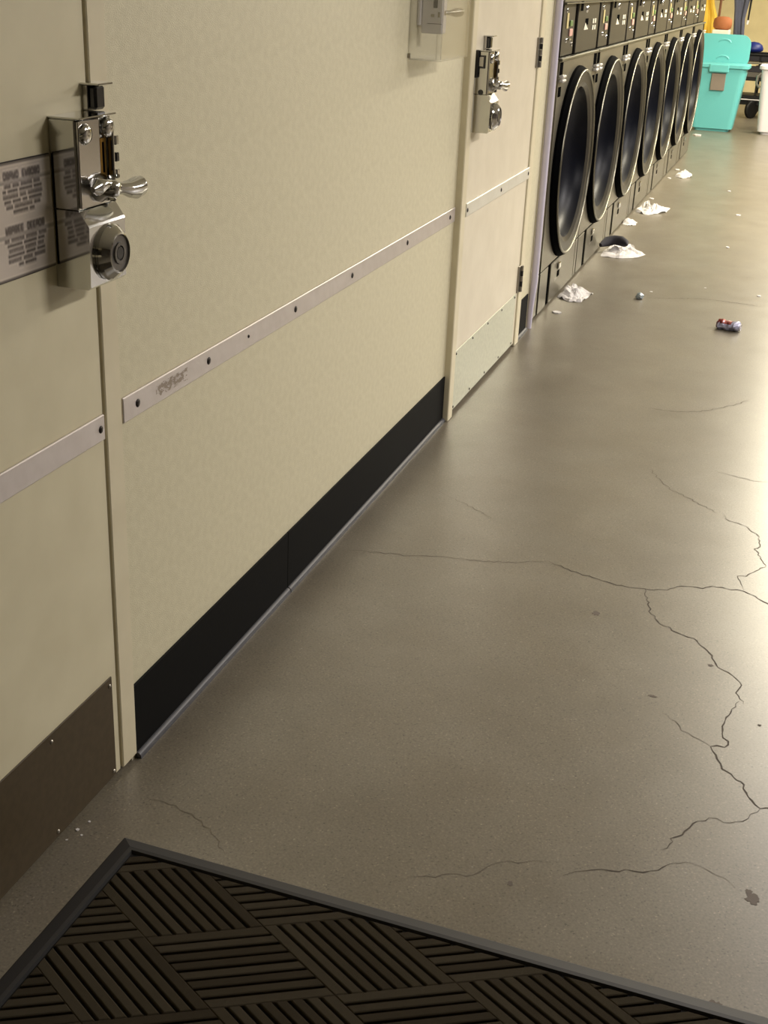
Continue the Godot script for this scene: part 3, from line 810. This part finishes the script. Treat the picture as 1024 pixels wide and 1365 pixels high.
func make_dryer(label: String, at: Vector3) -> Node3D:
	# origin at the floor, front plane x = 0, near edge z = 0, width 0.99 towards -z
	var t := thing("stacked_dryer", label, "dryer", at, "stacked dryers along the aisle")
	var w := 0.99
	boxpart("cabinet", Vector3(-0.85, 0.02, -0.006), Vector3(-0.16, 2.10, -w + 0.006), M.dryer_front, t, 0.004)
	for z in [-0.006, -w + 0.018]: boxpart("side_wall", Vector3(-0.16, 0.02, z), Vector3(-0.03, 2.10, z - 0.012), M.dryer_front, t)
	var plinth := MB.new(); plinth.bb(Vector3(-0.03, 0.0, -0.004), Vector3(-0.012, 0.02, -w + 0.004))
	part("plinth", plinth, M.dark_gap, t)
	# lint panels at the foot
	boxpart("lower_backing", Vector3(-0.03, 0.02, -0.004), Vector3(-0.005, 0.215, -w + 0.004), M.dark_gap, t)
	boxpart("lint_panel", Vector3(-0.005, 0.012, -0.012), Vector3(0.0, 0.207, -0.195), M.dryer_front, t, 0.001)
	var lp := boxpart("lint_panel", Vector3(-0.005, 0.012, -0.265), Vector3(0.001, 0.207, -0.912), M.dryer_front, t, 0.001)
	boxpart("lint_panel", Vector3(-0.005, 0.012, -0.930), Vector3(0.0, 0.207, -w + 0.004), M.dryer_front, t, 0.001)
	boxpart("pull", Vector3(0.001, 0.150, -0.425), Vector3(0.012, 0.182, -0.475), M.chrome, lp, 0.004)
	boxpart("key_hole", Vector3(0.001, 0.108, -0.44), Vector3(0.003, 0.138, -0.49), M.dark_gap, lp)
	boxpart("sticker", Vector3(0.001, 0.098, -0.375), Vector3(0.0015, 0.112, -0.455), M.hinge, lp)
	# lower front with its door
	var fp := MB.new()
	pierced_panel(fp, -0.03, 0.0, 0.215, 1.152, -0.003, -w + 0.003, 0.662, -0.495, 0.44)
	part("front_panel", fp, M.dryer_front, t)
	boxpart("ledge", Vector3(-0.03, 1.153, -0.003), Vector3(0.012, 1.166, -w + 0.003), M.door_ring, t, 0.003)
	dryer_door("lower_door", t, 0.662)
	latch_pair(t, -0.050, 1.092)
	latch_pair(t, -w + 0.050, 1.092)
	var hb := MB.new()
	for y in [0.80, 0.845]: hb.lathe(Vector3(0.0, y, -w + 0.03), Vector3.RIGHT, [[0.012, 0.0], [0.012, 0.016], [0.0, 0.02]], 12, true)
	part("door_catch", hb, M.chrome, t)
	# control strip between the two drums: coin module and wide panel in a dark recess
	boxpart("control_recess", Vector3(-0.03, 1.166, -0.002), Vector3(-0.018, 1.392, -w + 0.002), M.dark_gap, t)
	var cm := boxpart("coin_module", Vector3(-0.022, 1.170, -0.060), Vector3(-0.012, 1.386, -0.345), M.dryer_control, t, 0.003)
	boxpart("coin_strip", Vector3(-0.012, 1.285, -0.135), Vector3(-0.008, 1.350, -0.175), M.cream_plastic, cm, 0.001)
	boxpart("start_button", Vector3(-0.012, 1.292, -0.215), Vector3(-0.006, 1.318, -0.275), M.green_button, cm, 0.003)
	boxpart("return_button", Vector3(-0.012, 1.250, -0.215), Vector3(-0.006, 1.282, -0.285), M.pink_button, cm, 0.003)
	boxpart("coin_return", Vector3(-0.012, 1.235, -0.215), Vector3(-0.006, 1.240, -0.265), M.chrome, cm, 0.001)
	for s in [[-0.13, 1.362], [-0.16, 1.235], [-0.30, 1.215]]:
		var b := MB.new(); b.lathe(Vector3(-0.012, s[1], s[0]), Vector3.RIGHT, [[0.011, 0.0], [0.009, 0.005], [0.0, 0.006]], 12, true)
		part("bolt", b, M.chrome, cm)
	var wp := boxpart("control_panel", Vector3(-0.022, 1.170, -0.400), Vector3(-0.008, 1.388, -w + 0.010), M.dryer_control, t, 0.003)
	boxpart("display", Vector3(-0.008, 1.290, -0.60), Vector3(-0.007, 1.318, -0.68), M.dark_gap, wp)
	var st := MB.new()
	st.ftri(Vector3(-0.0065, 1.268, -0.57), Vector3(-0.0065, 1.268, -0.69), Vector3(-0.0065, 1.300, -0.60), Vector3.RIGHT)
	part("sticker", st, M.white_sticker, wp)
	for k in 4: boxpart("indicator", Vector3(-0.008, 1.262 + (k / 2) * 0.030, -0.80 - (k % 2) * 0.06), Vector3(-0.005, 1.284 + (k / 2) * 0.030, -0.835 - (k % 2) * 0.06), M.white_sticker, wp, 0.001)
	var b2 := MB.new(); b2.lathe(Vector3(-0.008, 1.362, -0.62), Vector3.RIGHT, [[0.018, 0.0], [0.014, 0.006], [0.0, 0.008]], 14, true)
	part("lock_cap", b2, M.chrome, wp)
	# upper front with its door
	boxpart("upper_front", Vector3(-0.03, 1.394, -0.003), Vector3(0.0, 2.10, -w + 0.003), M.dryer_front, t, 0.003)
	boxpart("upper_ledge", Vector3(-0.03, 1.388, -0.003), Vector3(0.010, 1.393, -w + 0.003), M.door_ring, t, 0.001)
	latch_pair(t, -0.43, 1.445)
	return t

func build_dryers():
	var ord := ["first stacked dryer, next to the lavender corner strip", "second stacked dryer from the cream door", "third stacked dryer from the cream door", "fourth stacked dryer, in the middle of the row", "fifth stacked dryer from the cream door", "sixth stacked dryer, second from the teal tote", "last stacked dryer of the row, next to the teal tote"]
	var proto: Node3D = null
	for i in 7:
		var at := Vector3(0.004, 0, -5.80 - i * 0.998)
		if i == 0: proto = make_dryer(ord[0], at)
		else:
			var c := proto.duplicate()
			c.name = numbered("stacked_dryer")
			add_child(c)
			c.position = at
			c.set_meta("label", ord[i])
	var fp := MB.new()
	fp.bb(Vector3(-0.4, 0.0, -5.625), Vector3(-0.035, 2.12, -5.795)); fp.bb(Vector3(-0.035, 0.0, -5.625), Vector3(-0.002, 0.208, -5.70)); fp.bb(Vector3(-0.035, 1.162, -5.625), Vector3(-0.018, 1.39, -5.795))
	smesh("trim_5", fp, M.dark_gap, "black filler strip in the gap before the first dryer", "filler strip")
	var gp := MB.new(); gp.bb(Vector3(-0.02, 0.21, -5.632), Vector3(0.0, 1.16, -5.795), 0.002); gp.bb(Vector3(-0.02, 1.40, -5.632), Vector3(0.0, 2.1, -5.795), 0.002)
	smesh("trim_6", gp, M.dryer_front, "metal filler panel between the corner strip and the first dryer", "filler panel")
	var lp := MB.new(); lp.bb(Vector3(-0.02, 0.012, -5.70), Vector3(0.0, 0.207, -5.795), 0.002)
	smesh("trim_7", lp, M.dryer_front, "short grey toe panel between the corner strip and the first dryer", "toe panel")

# ------------------------------------------------------------------ entrance mat
func entrance_mat():
	var t := thing("entrance_mat", "dark brown ribbed entrance mat with a black rubber border", "floor mat", Vector3(0.107, 0.0, -1.663))
	t.rotation_degrees.y = -1.3
	var W := 1.5
	var D := 0.92
	var b := 0.036
	# border: ramp outside, small step inside
	var mb := MB.new()
	var prof := [[0.0, 0.0], [0.004, 0.003], [b - 0.008, 0.0095], [b, 0.0095], [b + 0.002, 0.003]]
	for i in prof.size() - 1:
		var i0: float = prof[i][0]
		var i1: float = prof[i + 1][0]
		var y0: float = prof[i][1]
		var y1: float = prof[i + 1][1]
		var r0 := [Vector3(i0, y0, i0), Vector3(W - i0, y0, i0), Vector3(W - i0, y0, D - i0), Vector3(i0, y0, D - i0)]
		var r1 := [Vector3(i1, y1, i1), Vector3(W - i1, y1, i1), Vector3(W - i1, y1, D - i1), Vector3(i1, y1, D - i1)]
		for k in 4: mb.fquad(r0[k], r0[(k + 1) % 4], r1[(k + 1) % 4], r1[k], Vector3.UP)
	part("border", mb, M.mat_rubber, t)
	boxpart("backing", Vector3(b, 0.0, b), Vector3(W - b, 0.0032, D - b), M.mat_base, t)
	var rng := RandomNumberGenerator.new(); rng.seed = 9
	var g := b + 0.007
	var rect := PackedVector2Array([Vector2(g, g), Vector2(W - g, g), Vector2(W - g, D - g), Vector2(g, D - g)])
	var B := 0.196
	var n := 8
	var p := B / n
	var gr := 0.006
	var rest := MB.new()
	var count := 0
	var list := []
	for i in range(-12, 16):
		for j in range(-12, 16):
			var s0 := 0.321 + i * B
			var t0 := -0.125 + j * B
			var along_s := posmod(i + 1 + j, 2) == 0
			for k in n:
				var lo := k * p + (gr * 0.5 if k > 0 else 0.0)
				var hi := (k + 1) * p - (gr * 0.5 if k < n - 1 else 0.0)
				var st: Array
				if along_s: st = [[s0, t0 + lo], [s0 + B, t0 + lo], [s0 + B, t0 + hi], [s0, t0 + hi]]
				else: st = [[s0 + lo, t0], [s0 + hi, t0], [s0 + hi, t0 + B], [s0 + lo, t0 + B]]
				var poly := PackedVector2Array()
				for q in st: poly.append(Vector2(0.866 * (q[0] + q[1]), 0.5 * (q[0] - q[1])))
				for c in Geometry2D.intersect_polygons(poly, rect):
					if c.size() < 3: continue
					var cen := Vector2.ZERO
					var ar := 0.0
					for a in c.size():
						cen += c[a]; ar += c[a].cross(c[(a + 1) % c.size()])
					cen /= float(c.size())
					if absf(ar) * 0.5 < 0.00006: continue
					list.append([cen, c])
	list.sort_custom(func(a, b2): return a[0].y + 0.2 * a[0].x < b2[0].y + 0.2 * b2[0].x)
	for e in list:
		var top := 0.0098 + rng.randf_range(-0.0006, 0.0006)
		if count < 290:
			var m2 := MB.new()
			m2.prism(e[1], 0.003, top, 0.0016)
			part("rib", m2, M["mat_pile_%d" % rng.randi_range(0, 2)], t)
			count += 1
		else: rest.prism(e[1], 0.003, top, 0.0016)
	if rest.v.size() > 0:
		var o := part("rib_field", rest, M.mat_pile_0, t)
		o.set_meta("kind", "stuff")

# ------------------------------------------------------------------ litter
func sheet_mesh(outline: Array, height: float, sd: int, rings := 9) -> MB:
	# one thin crumpled sheet lying on the floor: outline in metres about its centre, folds from noise
	var f := FastNoiseLite.new(); f.seed = sd; f.frequency = 7.0; f.fractal_octaves = 2
	var mb := MB.new()
	var segs := 40
	var pts := []
	for r in rings + 1:
		var row := []
		var fr := float(r) / rings
		for k in segs:
			var a := float(k) / segs * outline.size()
			var i := int(a)
			var o: Vector2 = Vector2(outline[i][0], outline[i][1]).lerp(Vector2(outline[(i + 1) % outline.size()][0], outline[(i + 1) % outline.size()][1]), a - i)
			var xz := o * fr
			var nn := f.get_noise_2d(xz.x, xz.y)
			var fold := absf(f.get_noise_2d(xz.x * 1.7 + 7.0, xz.y * 1.7 - 3.0))
			var h := height * (0.25 + 0.75 * (1.0 - fr * fr)) * (0.55 + 0.9 * nn + 0.7 * fold)
			if r == rings: h = height * 0.28 * maxf(0.0, f.get_noise_2d(k * 0.9, 4.0) * 2.0)
			row.append(Vector3(xz.x, maxf(0.0015, h), xz.y))
		pts.append(row)
	for r in rings:
		for k in segs:
			var k1 := (k + 1) % segs
			mb.fquad(pts[r][k], pts[r][k1], pts[r + 1][k1], pts[r + 1][k], Vector3.UP)
	return mb

func scrap(label: String, at: Vector3, w: float, sd: int):
	var rng := RandomNumberGenerator.new(); rng.seed = sd
	var poly := PackedVector2Array()
	for k in 6:
		var a := TAU * k / 6.0
		poly.append(Vector2(cos(a), sin(a)) * w * rng.randf_range(0.35, 0.65))
	var mb := MB.new()
	mb.prism(poly, 0.0, w * 0.15, w * 0.03)
	tmesh("paper_scrap", mb, M.tissue, label, "paper scrap", at, "small white paper scraps on the floor")

func litter():
	var mb: MB
	mb = sheet_mesh([[-0.075, 0.06], [-0.07, -0.05], [-0.05, -0.20], [0.03, -0.13], [0.085, -0.10], [0.075, -0.02], [0.06, 0.11], [0.0, 0.13]], 0.045, 31)
	tmesh("dryer_sheet", mb, M.tissue, "crumpled white sheet at the foot of the first dryer", "dryer sheet", Vector3(0.088, 0, -6.32), "white dryer sheets on the floor")
	mb = sheet_mesh([[-0.09, 0.16], [-0.10, 0.0], [-0.08, -0.22], [0.02, -0.30], [0.08, -0.12], [0.15, -0.02], [0.11, 0.10], [0.02, 0.17]], 0.035, 33)
	tmesh("dryer_sheet", mb, M.tissue, "large white sheet with a dark sock on it by the dryers", "dryer sheet", Vector3(0.14, 0, -7.55), "white dryer sheets on the floor")
	mb = MB.new()
	mb.tube([Vector3(-0.06, 0.02, 0.03), Vector3(-0.03, 0.035, -0.02), Vector3(0.01, 0.045, -0.04), Vector3(0.05, 0.045, -0.03), Vector3(0.08, 0.04, 0.0), Vector3(0.095, 0.035, 0.02)], [0.012, 0.03, 0.028, 0.030, 0.024, 0.006], 12)
	tmesh("dark_sock", mb, M.dark_cloth, "dark crumpled sock lying on the large white sheet", "sock", Vector3(0.088, 0.026, -7.52))
	mb = sheet_mesh([[-0.04, 0.05], [-0.05, -0.05], [0.0, -0.10], [0.045, -0.07], [0.05, 0.05], [0.0, 0.09]], 0.03, 35)
	tmesh("dryer_sheet", mb, M.tissue, "small balled white sheet beside the third dryer", "dryer sheet", Vector3(0.05, 0, -8.56), "white dryer sheets on the floor")
	mb = sheet_mesh([[-0.09, 0.10], [-0.10, -0.05], [-0.07, -0.30], [-0.02, -0.12], [0.12, -0.16], [0.11, 0.02], [0.0, 0.20]], 0.045, 37)
	tmesh("dryer_sheet", mb, M.tissue, "long torn white sheet beside the fourth dryer", "dryer sheet", Vector3(0.115, 0, -9.15), "white dryer sheets on the floor")
	mb = sheet_mesh([[-0.065, 0.08], [-0.06, -0.10], [0.0, -0.22], [0.06, -0.10], [0.07, 0.06], [0.0, 0.16]], 0.04, 39)
	tmesh("dryer_sheet", mb, M.tissue, "white sheet lying out on the floor beside the sixth dryer", "dryer sheet", Vector3(0.148, 0, -11.05), "white dryer sheets on the floor")
	# flattened can
	var c := thing("crushed_can", "crushed blue-grey and red drink can on the open floor", "can", Vector3(0.884, 0.0, -6.01))
	c.rotation_degrees.y = -12
	var rings := []
	var rng := RandomNumberGenerator.new(); rng.seed = 3
	var ff := FastNoiseLite.new(); ff.seed = 6; ff.frequency = 26.0
	for i in 15:
		var x := -0.054 + i * 0.108 / 14.0
		var e := 1.0 if i > 0 and i < 14 else 0.72
		var ring := []
		for k in 20:
			var a := TAU * k / 20
			var d := 1.0 + ff.get_noise_2d(x, a * 0.012) * 0.5
			ring.append(Vector3(x, maxf(0.0, 0.021 + sin(a) * 0.021 * e * d), cos(a) * 0.034 * e * d))
		rings.append(ring)
	mb = MB.new(); mb.loft(rings); part("body", mb, M.can_blue, c)
	rings = []
	for i in 7:
		var x := -0.050 + i * 0.011
		var ring := []
		for k in 12:
			var a := 0.55 + 2.0 * k / 11.0
			var d := 1.04 + ff.get_noise_2d(x, a * 0.012) * 0.5
			ring.append(Vector3(x, 0.022 + sin(a) * 0.021 * d, cos(a) * 0.035 * d - 0.002))
		rings.append(ring)
	mb = MB.new(); mb.loft(rings, false, false); part("red_print", mb, M.can_red, c)
	mb = MB.new(); mb.lathe(Vector3(0.052, 0.019, 0), Vector3.RIGHT, [[0.016, 0.0], [0.015, 0.006], [0.012, 0.004], [0.0, 0.004]], 16); part("lid", mb, M.tissue, c)
	mb = MB.new(); mb.lathe(Vector3(-0.052, 0.019, 0), Vector3.LEFT, [[0.018, 0.0], [0.016, 0.005], [0.0, 0.003]], 16); part("base", mb, M.can_red, c)
	# small foil lump
	rings = []
	for i in 7:
		var y := [0.0, 0.006, 0.014, 0.022, 0.028, 0.032, 0.034][i] as float
		var r0 := [0.014, 0.021, 0.022, 0.019, 0.014, 0.008, 0.002][i] as float
		var ring := []
		for k in 10: ring.append(Vector3(cos(TAU * k / 10) * r0 * rng.randf_range(0.75, 1.2), y, sin(TAU * k / 10) * r0 * rng.randf_range(0.75, 1.2)))
		rings.append(ring)
	mb = MB.new(); mb.loft(rings)
	tmesh("foil_lump", mb, M.foil, "small balled silver foil lump between the can and the white sheets", "foil", Vector3(0.408, 0, -6.43))
	scrap("small white paper scrap in front of the sheet by the first dryer", Vector3(0.078, 0, -5.94), 0.045, 1)
	var sp := [[0.443, -6.62, 0.016], [0.701, -6.853, 0.014], [0.729, -8.066, 0.03], [0.71, -9.314, 0.03], [0.567, -10.419, 0.03], [0.984, -6.799, 0.025], [0.05, -9.69, 0.035], [0.05, -10.84, 0.035], [0.06, -11.395, 0.04]]
	for i in sp.size(): scrap("tiny white paper crumb scattered on the floor along the dryers", Vector3(sp[i][0], 0, sp[i][1]), sp[i][2], 40 + i)
	scrap("thin white paper scrap on the floor in front of the teal tote", Vector3(-0.03, 0, -14.2), 0.09, 60)
	var cr := [[0.023, -1.681, 0.006], [0.015, -1.651, 0.008], [0.030, -1.640, 0.005], [0.012, -1.618, 0.005]]
	for i in cr.size(): scrap("tiny white crumb on the floor between the brown kick plate and the mat", Vector3(cr[i][0], 0, cr[i][1]), cr[i][2], 70 + i)

# ------------------------------------------------------------------ far end of the aisle
func tote(called: String, label: String, at: Vector3, wt: float, wb: float, dt: float, h: float, body: Material, lid_open: bool) -> Node3D:
	var t := thing(called, label, "tote", at)
	var mb := MB.new()
	mb.loft([rrect(0.03, 0, 0, wb, dt * 0.8, 0.05), rrect(h * 0.5, 0, 0, (wb + wt) * 0.5 - 0.02, dt * 0.88, 0.06), rrect(h - 0.03, 0, 0, wt - 0.05, dt * 0.96, 0.06)])
	part("body", mb, body, t)
	mb = MB.new(); mb.loft([rrect(0.0, 0, 0, wb - 0.07, dt * 0.66, 0.05), rrect(0.04, 0, 0, wb - 0.06, dt * 0.68, 0.05)])
	part("foot", mb, body, t)
	mb = MB.new(); mb.loft([rrect(h - 0.045, 0, 0, wt - 0.03, dt, 0.06), rrect(h - 0.035, 0, 0, wt, dt + 0.03, 0.07), rrect(h - 0.005, 0, 0, wt, dt + 0.03, 0.07), rrect(h, 0, 0, wt - 0.02, dt + 0.01, 0.06)])
	part("rim", mb, body, t)
	return t

func far_end():
	# teal tote with its lid standing open
	var t := tote("teal_tote", "teal plastic tote with its lid standing open beyond the dryers", Vector3(0.05, 0, -14.92), 0.64, 0.44, 0.40, 0.70, M.teal, true)
	boxpart("latch_tab", Vector3(-0.10, 0.615, 0.20), Vector3(0.11, 0.70, 0.228), M.teal, t, 0.01)
	boxpart("brown_tag", Vector3(-0.065, 0.43, 0.183), Vector3(0.085, 0.605, 0.205), M.brown_tag, t, 0.004)
	var mb := MB.new()
	var ring0 := []
	var ring1 := []
	var shape := rrect(0, 0, 0, 0.60, 0.34, 0.10, 8)
	for p in shape:
		ring0.append(Vector3(p.x - 0.02, 0.82 + p.z, -0.185)); ring1.append(Vector3(p.x - 0.02, 0.82 + p.z, -0.215))
	mb.loft([ring0, ring1])
	var lid := part("lid", mb, M.teal, t)
	for s in [[0.905, 0.075], [0.735, 0.075]]:
		var m2 := MB.new()
		var a0 := []
		var a1 := []
		for k in 13:
			var a := PI * k / 12.0
			a0.append(Vector3(0.0 + cos(a) * s[1], s[0] + sin(a) * 0.045, -0.186)); a1.append(Vector3(0.0 + cos(a) * (s[1] - 0.016), s[0] + sin(a) * 0.031, -0.178))
		for k in 12: m2.fquad(a0[k], a0[k + 1], a1[k + 1], a1[k], Vector3.BACK)
		part("grip_ridge", m2, M.teal, lid)
	# white tote
	t = tote("white_tote", "white plastic tote with a side handle beside the teal one", Vector3(0.80, 0, -14.95), 0.66, 0.52, 0.40, 0.71, M.white_plastic, false)
	mb = MB.new()
	mb.tube([Vector3(-0.305, 0.63, 0.13), Vector3(-0.335, 0.60, 0.14), Vector3(-0.34, 0.52, 0.14), Vector3(-0.30, 0.48, 0.13)], [0.014, 0.014, 0.014, 0.014], 8)
	part("handle", mb, M.hinge, t)
	# utility cart
	t = thing("utility_cart", "black utility cart with grey trays and a large wheel behind the totes", "cart", Vector3(0.0, 0, -16.6))
	var x0 := -0.10
	var x1 := 0.86
	for y in [0.73, 0.635]:
		mb = MB.new()
		var ring := [Vector3(x0, y, 0.0), Vector3(x1, y, 0.0), Vector3(x1, y, -0.5), Vector3(x0, y, -0.5), Vector3(x0, y, 0.0)]
		for k in 4: mb.tube([ring[k], ring[k + 1]], [0.012, 0.012], 8)
		part("rail", mb, M.black_metal if y > 0.7 else M.hinge, t)
	boxpart("basket", Vector3(x0, 0.655, -0.01), Vector3(x1, 0.72, -0.02), M.dark_cloth, t)
	boxpart("basket", Vector3(x0, 0.655, -0.48), Vector3(x1, 0.72, -0.49), M.dark_cloth, t)
	boxpart("tray", Vector3(x0, 0.47, 0.0), Vector3(x1, 0.53, -0.5), M.grey_tray, t, 0.006)
	boxpart("tray_side", Vector3(x0, 0.53, 0.0), Vector3(x1, 0.60, -0.02), M.dark_cloth, t, 0.004)
	boxpart("tray_lip", Vector3(x0, 0.43, 0.004), Vector3(x1, 0.47, -0.5), M.black_metal, t, 0.004)
	boxpart("lower_shelf", Vector3(x0, 0.222, 0.0), Vector3(x1, 0.262, -0.5), M.black_metal, t, 0.004)
	boxpart("shelf_edge", Vector3(x0, 0.208, 0.008), Vector3(x1, 0.220, 0.0), M.white_plastic, t, 0.002)
	boxpart("chassis", Vector3(x0, 0.15, -0.02), Vector3(x1, 0.206, -0.48), M.black_metal, t, 0.004)
	for x in [x0 + 0.01, 0.385, x1 - 0.01]:
		for z in [-0.012, -0.488]:
			mb = MB.new(); mb.tube([Vector3(x, 0.2, z), Vector3(x, 0.74, z)], [0.011, 0.011], 8); part("post", mb, M.black_metal, t)
	for x in [0.37, x1 - 0.04]:
		for z in [0.0, -0.46]:
			mb = MB.new()
			mb.lathe(Vector3(x - 0.02, 0.105, z), Vector3(0.8, 0, 0.6), [[0.0, -0.004], [0.06, -0.002], [0.075, 0.004], [0.103, 0.004], [0.105, 0.012], [0.105, 0.034], [0.10, 0.042], [0.06, 0.046], [0.0, 0.046]], 28, true)
			var wh := part("wheel", mb, M.black_metal, t)
			mb = MB.new(); mb.lathe(Vector3(x - 0.026, 0.105, z - 0.004), Vector3(0.8, 0, 0.6), [[0.0, -0.004], [0.03, -0.002], [0.035, 0.004]], 18); part("hub", mb, M.hinge, wh)
	mb = MB.new(); mb.lathe(Vector3.ZERO, Vector3.UP, [[0.0, 0.0], [0.08, 0.004], [0.118, 0.025], [0.12, 0.05], [0.10, 0.09], [0.06, 0.115], [0.0, 0.125]], 24, true)
	tmesh("blue_bundle", mb, M.blue, "round dark blue bundle on top of the utility cart", "bundle", Vector3(0.275, 0.742, -16.8))
	boxpart("shelf_mesh", Vector3(x0, 0.655, -0.02), Vector3(x1, 0.662, -0.48), M.dark_cloth, t)
	mb = MB.new(); mb.lathe(Vector3.ZERO, Vector3.UP, [[0.0, 0.0], [0.10, 0.0], [0.12, 0.03], [0.09, 0.07], [0.0, 0.085]], 18, true)
	tmesh("red_cloth", mb, M.red, "folded dark red cloth in the cart's tray", "cloth", Vector3(0.43, 0.53, -16.72))
	# carton with an orange bundle on it, behind the teal tote
	mb = MB.new(); mb.bb(Vector3(-0.10, 0, -0.14), Vector3(0.085, 1.02, 0.14), 0.006)
	tmesh("white_carton", mb, M.carton, "tall white carton hidden behind the teal tote", "carton", Vector3(-0.03, 0, -15.55))
	mb = MB.new(); mb.lathe(Vector3.ZERO, Vector3.UP, [[0.0, 0.0], [0.07, 0.002], [0.098, 0.02], [0.104, 0.06], [0.098, 0.11], [0.06, 0.135], [0.0, 0.14]], 28, true)
	tmesh("orange_bundle", mb, M.orange, "rounded orange bundle resting on the white carton", "bundle", Vector3(-0.035, 1.02, -15.55))
	# clothes rack with hanging cloths
	t = thing("clothes_rack", "brown clothes rack hung with cloths behind the teal tote", "clothes rack", Vector3(0, 0, -16.1))
	for x in [-0.128, 0.95]:
		mb = MB.new(); mb.tube([Vector3(x, 0.02, 0), Vector3(x, 1.62, 0)], [0.014, 0.014], 8); part("post", mb, M.wood, t)
		boxpart("foot", Vector3(x - 0.02, 0, -0.22), Vector3(x + 0.02, 0.03, 0.22), M.wood, t, 0.004)
	mb = MB.new(); mb.tube([Vector3(-0.5, 1.62, 0), Vector3(1.0, 1.62, 0)], [0.014, 0.014], 8); part("hanging_bar", mb, M.wood, t)
	boxpart("cross_board", Vector3(-0.45, 1.315, -0.10), Vector3(-0.10, 1.36, -0.076), M.wood, t, 0.003)
	hanging("hanging_cloth", "yellow cloth hanging from the clothes rack", M.yellow, [[1.60, -0.40, -0.20], [1.31, -0.36, -0.205], [1.25, -0.36, -0.19], [1.15, -0.36, -0.15], [1.05, -0.36, -0.145], [0.88, -0.36, -0.14]], -16.1, 51)
	hanging("hanging_cloth", "slate-grey garment hanging from the clothes rack above the teal lid", M.slate, [[1.60, -0.01, 0.21], [1.33, 0.02, 0.195], [1.24, 0.035, 0.180], [1.13, 0.045, 0.168], [0.97, 0.058, 0.183], [0.80, 0.07, 0.19]], -16.1, 53)
	mb = MB.new(); mb.tube([Vector3(0.23, 1.62, 0), Vector3(0.212, 1.34, 0.0), Vector3(0.206, 1.12, 0.0)], [0.008, 0.012, 0.009], 8)
	var st := thing("hanging_stick", "thin black stick hanging from the clothes rack", "stick", Vector3(0.0, 0, -16.06))
	part("shaft", mb, M.black_metal, st)
	mb = MB.new(); mb.tube([Vector3(0.206, 1.12, 0.0), Vector3(0.2, 1.075, 0.0)], [0.014, 0.012], 8); part("tip", mb, M.white_plastic, st)

func hanging(called: String, label: String, m: Material, rows: Array, z: float, sd: int):
	var mb := MB.new()
	var f := FastNoiseLite.new(); f.seed = sd; f.frequency = 5.0
	var rings := []
	for r in rows:
		var ring := []
		for s in [1, -1]:
			for k in 9:
				var u := k / 8.0 if s == 1 else 1.0 - k / 8.0
				var zz := 0.028 * f.get_noise_2d(u * 0.8, r[0] * 0.25) + 0.02 * sin(u * 9.0)
				ring.append(Vector3(lerpf(r[1], r[2], u), r[0], zz + s * 0.016))
		rings.append(ring)
	mb.loft(rings)
	tmesh(called, mb, m, label, "hanging cloth", Vector3(0, 0, z), "cloths on the rack")

# ------------------------------------------------------------------ build
func _ready():
	make_materials()
	lights_and_camera()
	build_shell()
	build_dryers()
	entrance_mat()
	coin_lock("chrome coin lock beside the grey metal notice plate", Vector3(0.0022, 1.012, -1.719), false)
	notice_plate()
	coin_lock("chrome coin lock on the door with the pale kick plate", Vector3(0.0145, 1.004, -4.258), true)
	dispenser()
	far_end()
	litter()
